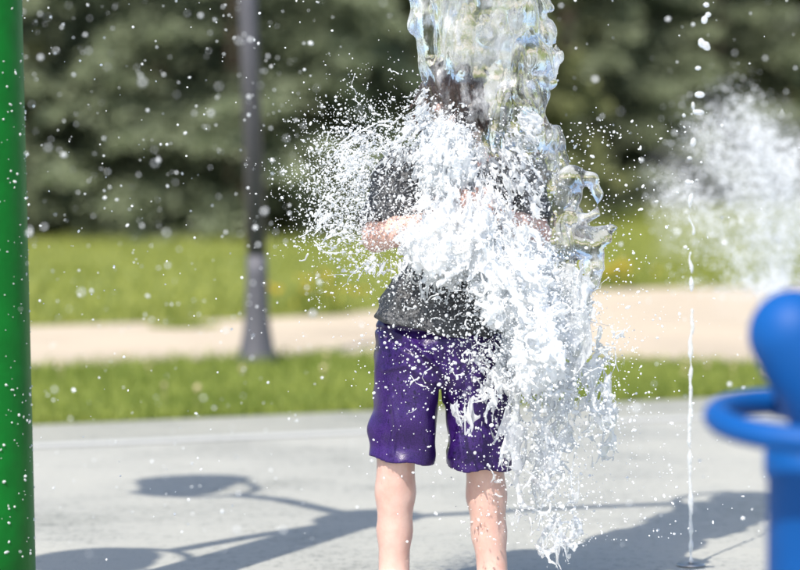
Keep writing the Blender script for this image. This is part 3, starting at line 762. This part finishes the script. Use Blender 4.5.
M['froth'] = water_mat('aerated_water', .8, .03, .15, 'aer', .2, 90)
def froth_block(lo, hi, vox, seed, cells, name, label, mode):
    G = Grid(lo, hi, vox)
    PX = px_of(G.x[:, 0, :]); PY = py_of(G.z[:, 0, :]); PX, PY = np.broadcast_arrays(PX, PY)
    core, web, curt = envelope(PX, PY)
    E = {'core': np.maximum(core, web * .8), 'curt': curt}[mode][:, None, :].astype(np.float32)
    yc_, th = (-.19, .13) if mode == 'core' else (-.10, .12)
    dep = np.clip(1.15 - np.abs(G.y - yc_) / th, 0, 1)
    big = G.noise((.09, .09, .09) if mode == 'core' else (.06, .06, .14), seed + 77)
    E = E * np.clip(dep * 1.3, 0, 1); E = np.where(E > .01, np.clip(E + .16 * big * (1 - .5 * E), 0, 1) * np.clip((PX[:, None, :] - 296) / 30, 0, 1), 0)
    out = np.full(G.n, 9.0, np.float32)
    bu = Burst(G, P(462, 70)) if mode == 'core' else None
    for i, (cell, r0, r1, thr) in enumerate(cells):
        cell = np.array(cell)
        if bu is not None:
            a, b, c = [bu.noise(cell[0], cell[1], cell[2], seed + 10 * i + q) for q in range(3)]
            w = np.clip(np.minimum(bu.r * cell[0], cell[2]), .006, .03) * .75
        else:
            a = G.noise(cell, seed + 10 * i); b = G.noise(cell, seed + 10 * i + 1); c = G.noise(cell * 1.5, seed + 10 * i + 2); w = cell.min() * .75
        d = np.sqrt(a * a + b * b) * w                            # distance to a random space curve
        r = r0 * (E - thr) * (1 + .5 * c) + r1 * np.clip((E - thr) * 6, 0, 1) * (1 + .6 * c)
        out = np.minimum(out, np.where(E > thr, d - r, .01))
        if i == 0 and bu is not None: A0, C0_ = a, c
        if i == 1 and bu is not None: A1 = a
    if mode == 'core':                                            # heart of bubbly white water, splintering outwards
        K = core[:, None, :].astype(np.float32) * np.clip(1.25 - np.abs(G.y + .195) / .15, 0, 1)
        lump = .09 * C0_ + .10 * np.abs(A0) + .13 * np.abs(A1) + .07 * G.noise(.009, seed + 63)
        out = np.minimum(out, np.where(K > .12, (.46 + lump - K) * .05, .01))
    G.f = out
    v, f = G.mesh()
    px, py = px_of(v[:, 0]), py_of(v[:, 2]); cr, wb_, cu = envelope(px, py)
    aer = np.clip(.38 + .85 * cr + .25 * wb_, 0, .93) if mode == 'core' else np.clip(.40 + .5 * cr, 0, .95)
    print(name, 'tris', sum(len(x) * (x.shape[1] - 2) for x in f))
    return put(mesh_np(name, v, f, M['froth'], attrs={'aer': aer}), label, 'water', kind='stuff')

froth_block((P(290, 0)[0], -.35, P(0, 425)[2]), (P(590, 0)[0], -.03, P(0, 70)[2]), .0027, 100,
            [((.060, .14, .024), .0062, .0014, .18), ((.030, .075, .013), .0036, .0010, .18), ((.06, .04, .016), .0030, .0009, .26)], 'water_froth',
            'dense white froth bursting over chest and shorts', 'core')
froth_block((P(470, 0)[0], -.24, P(0, 562)[2]), (P(650, 0)[0], .04, P(0, 240)[2]), .0031, 200,
            [((.038, .038, .085), .0170, .0022, .14), ((.021, .021, .034), .0070, .0014, .14)], 'water_curtain',
            'torn curtain of water falling beside the right leg', 'curt')

# threads of water flung outwards, each a wavering tapering strand that ends in a bead
def strands(name, specs, label, mat):
    parts = []; r = np.random.default_rng(77)
    for (x, y, ang, L, r0, yb) in specs:
        n = max(5, int(L / 5)); t = np.linspace(0, 1, n); ph = r.uniform(0, 6.28, 3); w = r.uniform(1.5, 5.5)
        bend = r.normal(0, .5); a = ang + bend * t
        X = x + np.cumsum(np.cos(a)) * L / n + w * np.sin(t * r.uniform(4, 9) + ph[0]) * t
        Y = y - np.cumsum(np.sin(a)) * L / n + w * np.sin(t * r.uniform(4, 9) + ph[1]) * t + .05 * L * t * t
        D = yb + r.normal(0, .05) * t
        pts_ = np.array([P(X[i], Y[i], D[i]) for i in range(n)])
        rd = r0 * (1 - .6 * t) * (1 + .45 * np.sin(t * r.uniform(10, 26) + ph[2])) ; rd[-1] *= 1.7
        v, f = tube(pts_, np.maximum(rd, .0005), 6); parts.append((v, f))
        parts.append((iv * r0 * r.uniform(.9, 1.7) + pts_[-1], [if_]))
        if L > 24 and r.random() < .25:
            i = n // 2; a2 = a[i] + r.choice([-1, 1]) * r.uniform(.5, 1.1); m = max(4, n // 2); tt = np.linspace(0, 1, m)
            q = np.array([P(X[i] + math.cos(a2) * L * .45 * k, Y[i] - math.sin(a2) * L * .45 * k + .06 * L * k * k, D[i]) for k in tt])
            v, f = tube(q, np.maximum(r0 * .6 * (1 - .6 * tt), .0005), 5); parts.append((v, f)); parts.append((iv * r0 * .9 + q[-1], [if_]))
    v, f = merge(parts)
    return put(mesh_np(name, v, f, mat), label, 'water', kind='stuff')
M['strand'] = water_mat('strand_water', .7, .02, .1, None, 0.0)
sp = []
for i in range(50):                                             # left side: radiating from head, shoulder and elbow
    ang = rng.normal(math.radians(180), math.radians(42)); rr = rng.uniform(18, 85)
    cx0, cy0 = (428, 150) if rng.random() < .45 else (410, 215)
    sp.append((cx0 + math.cos(ang) * rr, cy0 - math.sin(ang) * rr * 1.05, ang + rng.normal(0, .5), rng.uniform(6, 26), rng.uniform(.0010, .0026), rng.normal(-.17, .07)))
for i in range(12):                                             # outer left net
    sp.append((rng.normal(335, 18), rng.normal(215, 22), rng.uniform(0, 6.28), rng.uniform(8, 26), rng.uniform(.0009, .0022), rng.normal(-.15, .05)))
for i in range(30):                                             # over shirt hem and shorts
    sp.append((rng.normal(455, 32), rng.normal(320, 34), rng.normal(math.radians(200), .7), rng.uniform(6, 22), rng.uniform(.0012, .0030), rng.normal(-.23, .03)))
for i in range(25):                                             # right side
    sp.append((rng.normal(572, 18), rng.uniform(270, 420), rng.normal(math.radians(5), .6), rng.uniform(10, 42), rng.uniform(.0010, .0024), rng.normal(-.1, .06)))
for i in range(8):                                             # inside the falling curtain
    sp.append((rng.normal(540, 24), rng.uniform(320, 520), rng.normal(math.radians(-90), .5), rng.uniform(10, 45), rng.uniform(.0012, .0030), rng.normal(-.12, .06)))
for x, y, a, L in [(398, 122, 172, 60), (392, 150, 180, 44), (372, 240, 190, 46), (380, 255, 205, 52), (360, 225, 178, 44), (350, 250, 200, 40)]:
    sp.append((x, y, math.radians(a), L, rng.uniform(.0016, .0026), rng.normal(-.16, .04)))
strands('water_strands', sp, 'thin threads of water thrown out of the splash', M['strand'])

# ---- droplets: points carrying size and rotation, one drop instanced on each
def drop_object(name, pts, size, mat, label, stretch=.5, seed=1, sub=2):
    r = np.random.default_rng(seed); n = len(pts)
    me = bpy.data.meshes.new(name); me.vertices.add(n); me.vertices.foreach_set('co', np.asarray(pts, np.float32).ravel())
    sc = np.repeat(np.asarray(size)[:, None], 3, 1) * np.stack([np.ones(n), r.uniform(.7, 1, n), 1 + stretch * r.random(n) ** 2 * 2], -1)
    a = me.attributes.new('scl', 'FLOAT_VECTOR', 'POINT'); a.data.foreach_set('vector', sc.astype(np.float32).ravel())
    a = me.attributes.new('rot', 'FLOAT_VECTOR', 'POINT'); a.data.foreach_set('vector', r.uniform(0, 6.28, (n, 3)).astype(np.float32).ravel())
    me.materials.append(mat)
    o = bpy.data.objects.new(name, me); COL.objects.link(o)
    ng = bpy.data.node_groups.new(name + '_nodes', 'GeometryNodeTree')
    ng.interface.new_socket('Geometry', in_out='INPUT', socket_type='NodeSocketGeometry'); ng.interface.new_socket('Geometry', in_out='OUTPUT', socket_type='NodeSocketGeometry')
    nn, ll = ng.nodes, ng.links
    gi, go = nn.new('NodeGroupInput'), nn.new('NodeGroupOutput')
    ic = nn.new('GeometryNodeMeshIcoSphere'); ic.inputs['Radius'].default_value = 1.0; ic.inputs['Subdivisions'].default_value = sub
    ss = nn.new('GeometryNodeSetShadeSmooth'); sm = nn.new('GeometryNodeSetMaterial'); sm.inputs['Material'].default_value = mat
    ip = nn.new('GeometryNodeInstanceOnPoints')
    na = nn.new('GeometryNodeInputNamedAttribute'); na.data_type = 'FLOAT_VECTOR'; na.inputs['Name'].default_value = 'scl'
    nr = nn.new('GeometryNodeInputNamedAttribute'); nr.data_type = 'FLOAT_VECTOR'; nr.inputs['Name'].default_value = 'rot'
    er = nn.new('FunctionNodeEulerToRotation')
    ll.new(nr.outputs['Attribute'], er.inputs[0])
    ll.new(ic.outputs['Mesh'], ss.inputs[0]); ll.new(ss.outputs[0], sm.inputs[0]); ll.new(sm.outputs[0], ip.inputs['Instance'])
    ll.new(gi.outputs[0], ip.inputs['Points']); ll.new(na.outputs['Attribute'], ip.inputs['Scale']); ll.new(er.outputs[0], ip.inputs['Rotation']); ll.new(ip.outputs[0], go.inputs[0])
    md = o.modifiers.new('drops', 'NODES'); md.node_group = ng
    return put(o, label, 'water drops', kind='stuff')

M['drop'] = water_mat('water_drop', .72, .02, .1, None, 0.0)
M['mist'] = water_mat('mist_drop', .72, .05, .1, None, 0.0)
def psize(n, lo, hi, al=2.6, r=rng):
    u = r.random(n); a = 1 - al; return (lo ** a + u * (hi ** a - lo ** a)) ** (1 / a)

pts, siz = [], []
# a) fan of fine spray flung to the left of the head and shoulder
n = 13000; ang = rng.normal(math.radians(182), math.radians(36), n); rr = 40 + 118 * rng.random(n) ** .9
rr *= .6 + .45 * rng.random(n) * (1 + .45 * np.sin(ang * 9) * np.sin(ang * 23 + 1))
px = 425 + np.cos(ang) * rr; py = 185 - np.sin(ang) * rr * .95
ok = rng.random(n) < np.where(((px - 394) / 26) ** 2 + ((py - 190) / 42) ** 2 < 1, .13, np.clip(1.25 - np.hypot(px - 425, py - 185) / 150, .35, .8)); px, py = px[ok], py[ok]
for x, y in zip(px, py): pts.append(P(x, y, rng.normal(-.12, .12)))
siz.append(psize(len(px), .0008, .0040, 2.9))
# b) drops all around the froth and the curtain
cand = rng.uniform([300, 70], [650, 560], (160000, 2)); cr, wb_, cu = envelope(cand[:, 0], cand[:, 1])
E_ = np.maximum.reduce([cr, wb_ * .6, cu * .40]); keep = rng.random(len(cand)) < np.clip(E_ * 1.2, 0, 1) * np.where(cr > .45, .2, .34); cand = cand[keep]
for x, y in cand: pts.append(P(x, y, rng.normal(-.2, .07)))
siz.append(psize(len(cand), .0011, .006))
n = 70000; cand = rng.uniform([380, 110], [590, 420], (n, 2)); cr = envelope(cand[:, 0], cand[:, 1])[0]
cand = cand[rng.random(n) < np.clip(cr * 1.25 - .05, 0, 1) ** 1.4]
for x, y in cand: pts.append(P(x, y, rng.normal(-.20, .06)))
siz.append(psize(len(cand), .0009, .0030, 3.0))
# c) thin outer halo on the right and over the shorts
n = 2600; px = rng.normal(560, 60, n); py = rng.uniform(120, 545, n); k = px > 430
for x, y in zip(px[k], py[k]): pts.append(P(x, y, rng.normal(-.1, .15)))
siz.append(psize(k.sum(), .0010, .0045))
n = 900; px = rng.normal(440, 42, n); py = rng.normal(335, 60, n)
for x, y in zip(px, py): pts.append(P(x, y, rng.normal(-.24, .05)))
siz.append(psize(n, .0010, .005))
drop_object('splash_drops', np.array(pts), np.concatenate(siz), M['drop'], 'fine white drops flung out around the splash', .5, 2)

# d) loose drops hanging in the air, nearer and farther than the person
pts, siz = [], []
for i in range(950):
    u = rng.random(); d = rng.uniform(6.4, 9.6) if u < .62 else (rng.uniform(5.5, 6.6) if u < .76 else rng.uniform(9.6, 12))
    px = rng.uniform(20, 800) if rng.random() < .5 else rng.uniform(20, 330); py = rng.uniform(0, 560) ** 1.0
    if rng.random() < .35: py *= .6
    p = at(px, py, d + CAM_Y)
    if p[2] < .05: continue
    pts.append(p); siz.append((.0012 + .0026 * rng.random() ** 2.5) * (1 + .9 * abs(8 - d) / 4))
drop_object('airborne_drops', np.array(pts), np.array(siz), M['drop'], 'loose water drops hanging in the air across the scene', .25, 3)

# e) beads on the green post
pts, siz = [], []
for i in range(420):
    a = rng.uniform(-math.pi * .85, .35); z = rng.uniform(.1, 1.75); r = r_at(z)
    pts.append([PB[0] + math.cos(a) * r, PB[1] + math.sin(a) * r, z]); siz.append(.0011 + .0034 * rng.random() ** 3)
drop_object('water_beads', np.array(pts), np.array(siz), M['drop'], 'water beads clinging to the green post', .6, 4)

# f) misty fan of spray behind, from a ground jet hidden by the blue cannon
pts, siz = [], []
o = gnd(778, 455); Yb = o[1]
streams = [(738, 112, 46, 1.0), (700, 130, 46, .8), (668, 185, 34, .6), (765, 130, 30, .7), (792, 150, 30, .9), (812, 190, 30, .6)]
for sx, sy, sp, wt in streams:
    m_ = int(3400 * wt); t = rng.random(m_) ** .65
    x = 776 + (sx - 776) * t ** .9 + rng.normal(0, 1, m_) * sp * .40 * t; y = 330 + (sy - 330) * (1 - (1 - t) ** 1.7) + rng.normal(0, 1, m_) * sp * .42 * t
    fall = rng.random(m_) < .35; y = np.where(fall, np.minimum(y + rng.exponential(45, m_), 288 + rng.normal(0, 8, m_)), y)
    for a, b in zip(x, y): pts.append(at(a, b, Yb + rng.normal(0, .22)))
    siz.append(psize(m_, .0014, .0062, 2.4))
drop_object('misty_spray', np.array(pts), np.concatenate(siz), M['mist'], 'blurred misty fan of spray above the blue water cannon', .2, 5, 1)

# g) thin upright jet from a floor nozzle
nz0 = gnd(691, 566); noz = put(empty('floor_nozzle', tuple(nz0)), 'small steel floor nozzle at the foot of the thin jet', 'nozzle')
v, f = lathe([(0, .001), (.042, .001), (.044, .005), (.036, .008), (.012, .008), (.010, .004), (0, .004)], nz0, 32); mesh_np('plate', v, f, M['steel'], noz)
v, f = lathe([(.006, .008), (.010, .008), (.009, .013), (.006, .013), (.006, .004)], nz0, 20); mesh_np('spout', v, f, M['steel'], noz)
Yj = nz0[1]
J = Grid(np.array([nz0[0] - .07, Yj - .05, .004]), np.array([nz0[0] + .09, Yj + .05, 1.72]), .0032)
yy = np.linspace(566, 178, 260); r3 = np.random.default_rng(9)
wob = np.cumsum(r3.normal(0, 1, 260)); wob = np.convolve(np.pad(wob, 8, 'edge'), np.ones(9) / 9, 'same')[8:-8]; wob -= np.linspace(wob[0], wob[-1], 260)
up_ = (566 - yy) / 390; xx = 691 - 3 * up_ + .40 * wob * up_ + 2.4 * up_ ** 3 * np.sin(yy * .14) + .8 * up_ * np.sin(yy * .31)
rad_ = .0050 * (1 - .42 * up_) * (.75 + .45 * np.sin(yy * .22 + np.sin(yy * .07) * 2) * (.3 + up_) + .5 * r3.random(260)); rad_[(yy < 330) & (np.sin(yy * .11) > .55)] *= .12
for i in range(259): J.cone(at(xx[i], yy[i], Yj), at(xx[i + 1], yy[i + 1], Yj), rad_[i], rad_[i + 1], .003, pad=.02)
for (x, y, w, h) in [(690, 158, 5, 3), (693, 142, 4, 6), (699, 112, 8, 3), (693, 105, 3, 5), (700, 95, 7, 4), (698, 68, 5, 3), (706, 45, 5, 4), (701, 42, 4, 5), (708, 48, 4, 3), (704, 20, 4, 5), (708, 14, 4, 3), (706, 5, 4, 3), (684, 115, 3, 3), (688, 182, 5, 3), (697, 180, 4, 2)]:
    J.ell(at(x, y, Yj), (w / PXM * .8, .008, h / PXM * .9), .006)
J.f += .0012 * J.noise(.018, 5)
M['jet'] = water_mat('jet_water', .5, .02, .15, None, 0.0)
v, f = J.mesh(); put(mesh_np('water_jet', v, f, M['jet']), 'thin wavering upright jet of water breaking into drops', 'water', kind='stuff')

# h) fine airborne mist: the haze of the far fan
def mist(name, ells, dens, label, nz_amp=.012):
    ells = [(np.asarray(c), np.asarray(r)) for c, r in ells]
    lo = np.min([c - r for c, r in ells], 0) - .05; hi = np.max([c + r for c, r in ells], 0) + .05
    K = Grid(lo, hi, .010)
    for c, r in ells: K.ell(c, r, .04, .1)
    K.f += nz_amp * K.noise(.07, 8) + nz_amp * .5 * K.noise(.035, 9)
    v, f = K.mesh()
    m = bpy.data.materials.new(name + '_volume'); m.use_nodes = True; n, l = m.node_tree.nodes, m.node_tree.links
    n.remove(n['Principled BSDF']); pv = n.new('ShaderNodeVolumePrincipled'); pv.inputs['Color'].default_value = (.985, .99, 1, 1)
    pv.inputs['Density'].default_value = dens; pv.inputs['Anisotropy'].default_value = 0.0; l.new(pv.outputs[0], n['Material Output'].inputs['Volume'])
    return put(mesh_np(name, v, f, m), label, 'mist', kind='stuff')
o = Yb
mist('fountain_mist', [(at(735, 170, o), (.20, .25, .32)), (at(690, 200, o), (.17, .22, .24)), (at(775, 190, o), (.18, .22, .34)), (at(755, 260, o), (.16, .2, .2))], 0.38, 'pale haze around the misty fan of spray', .03)
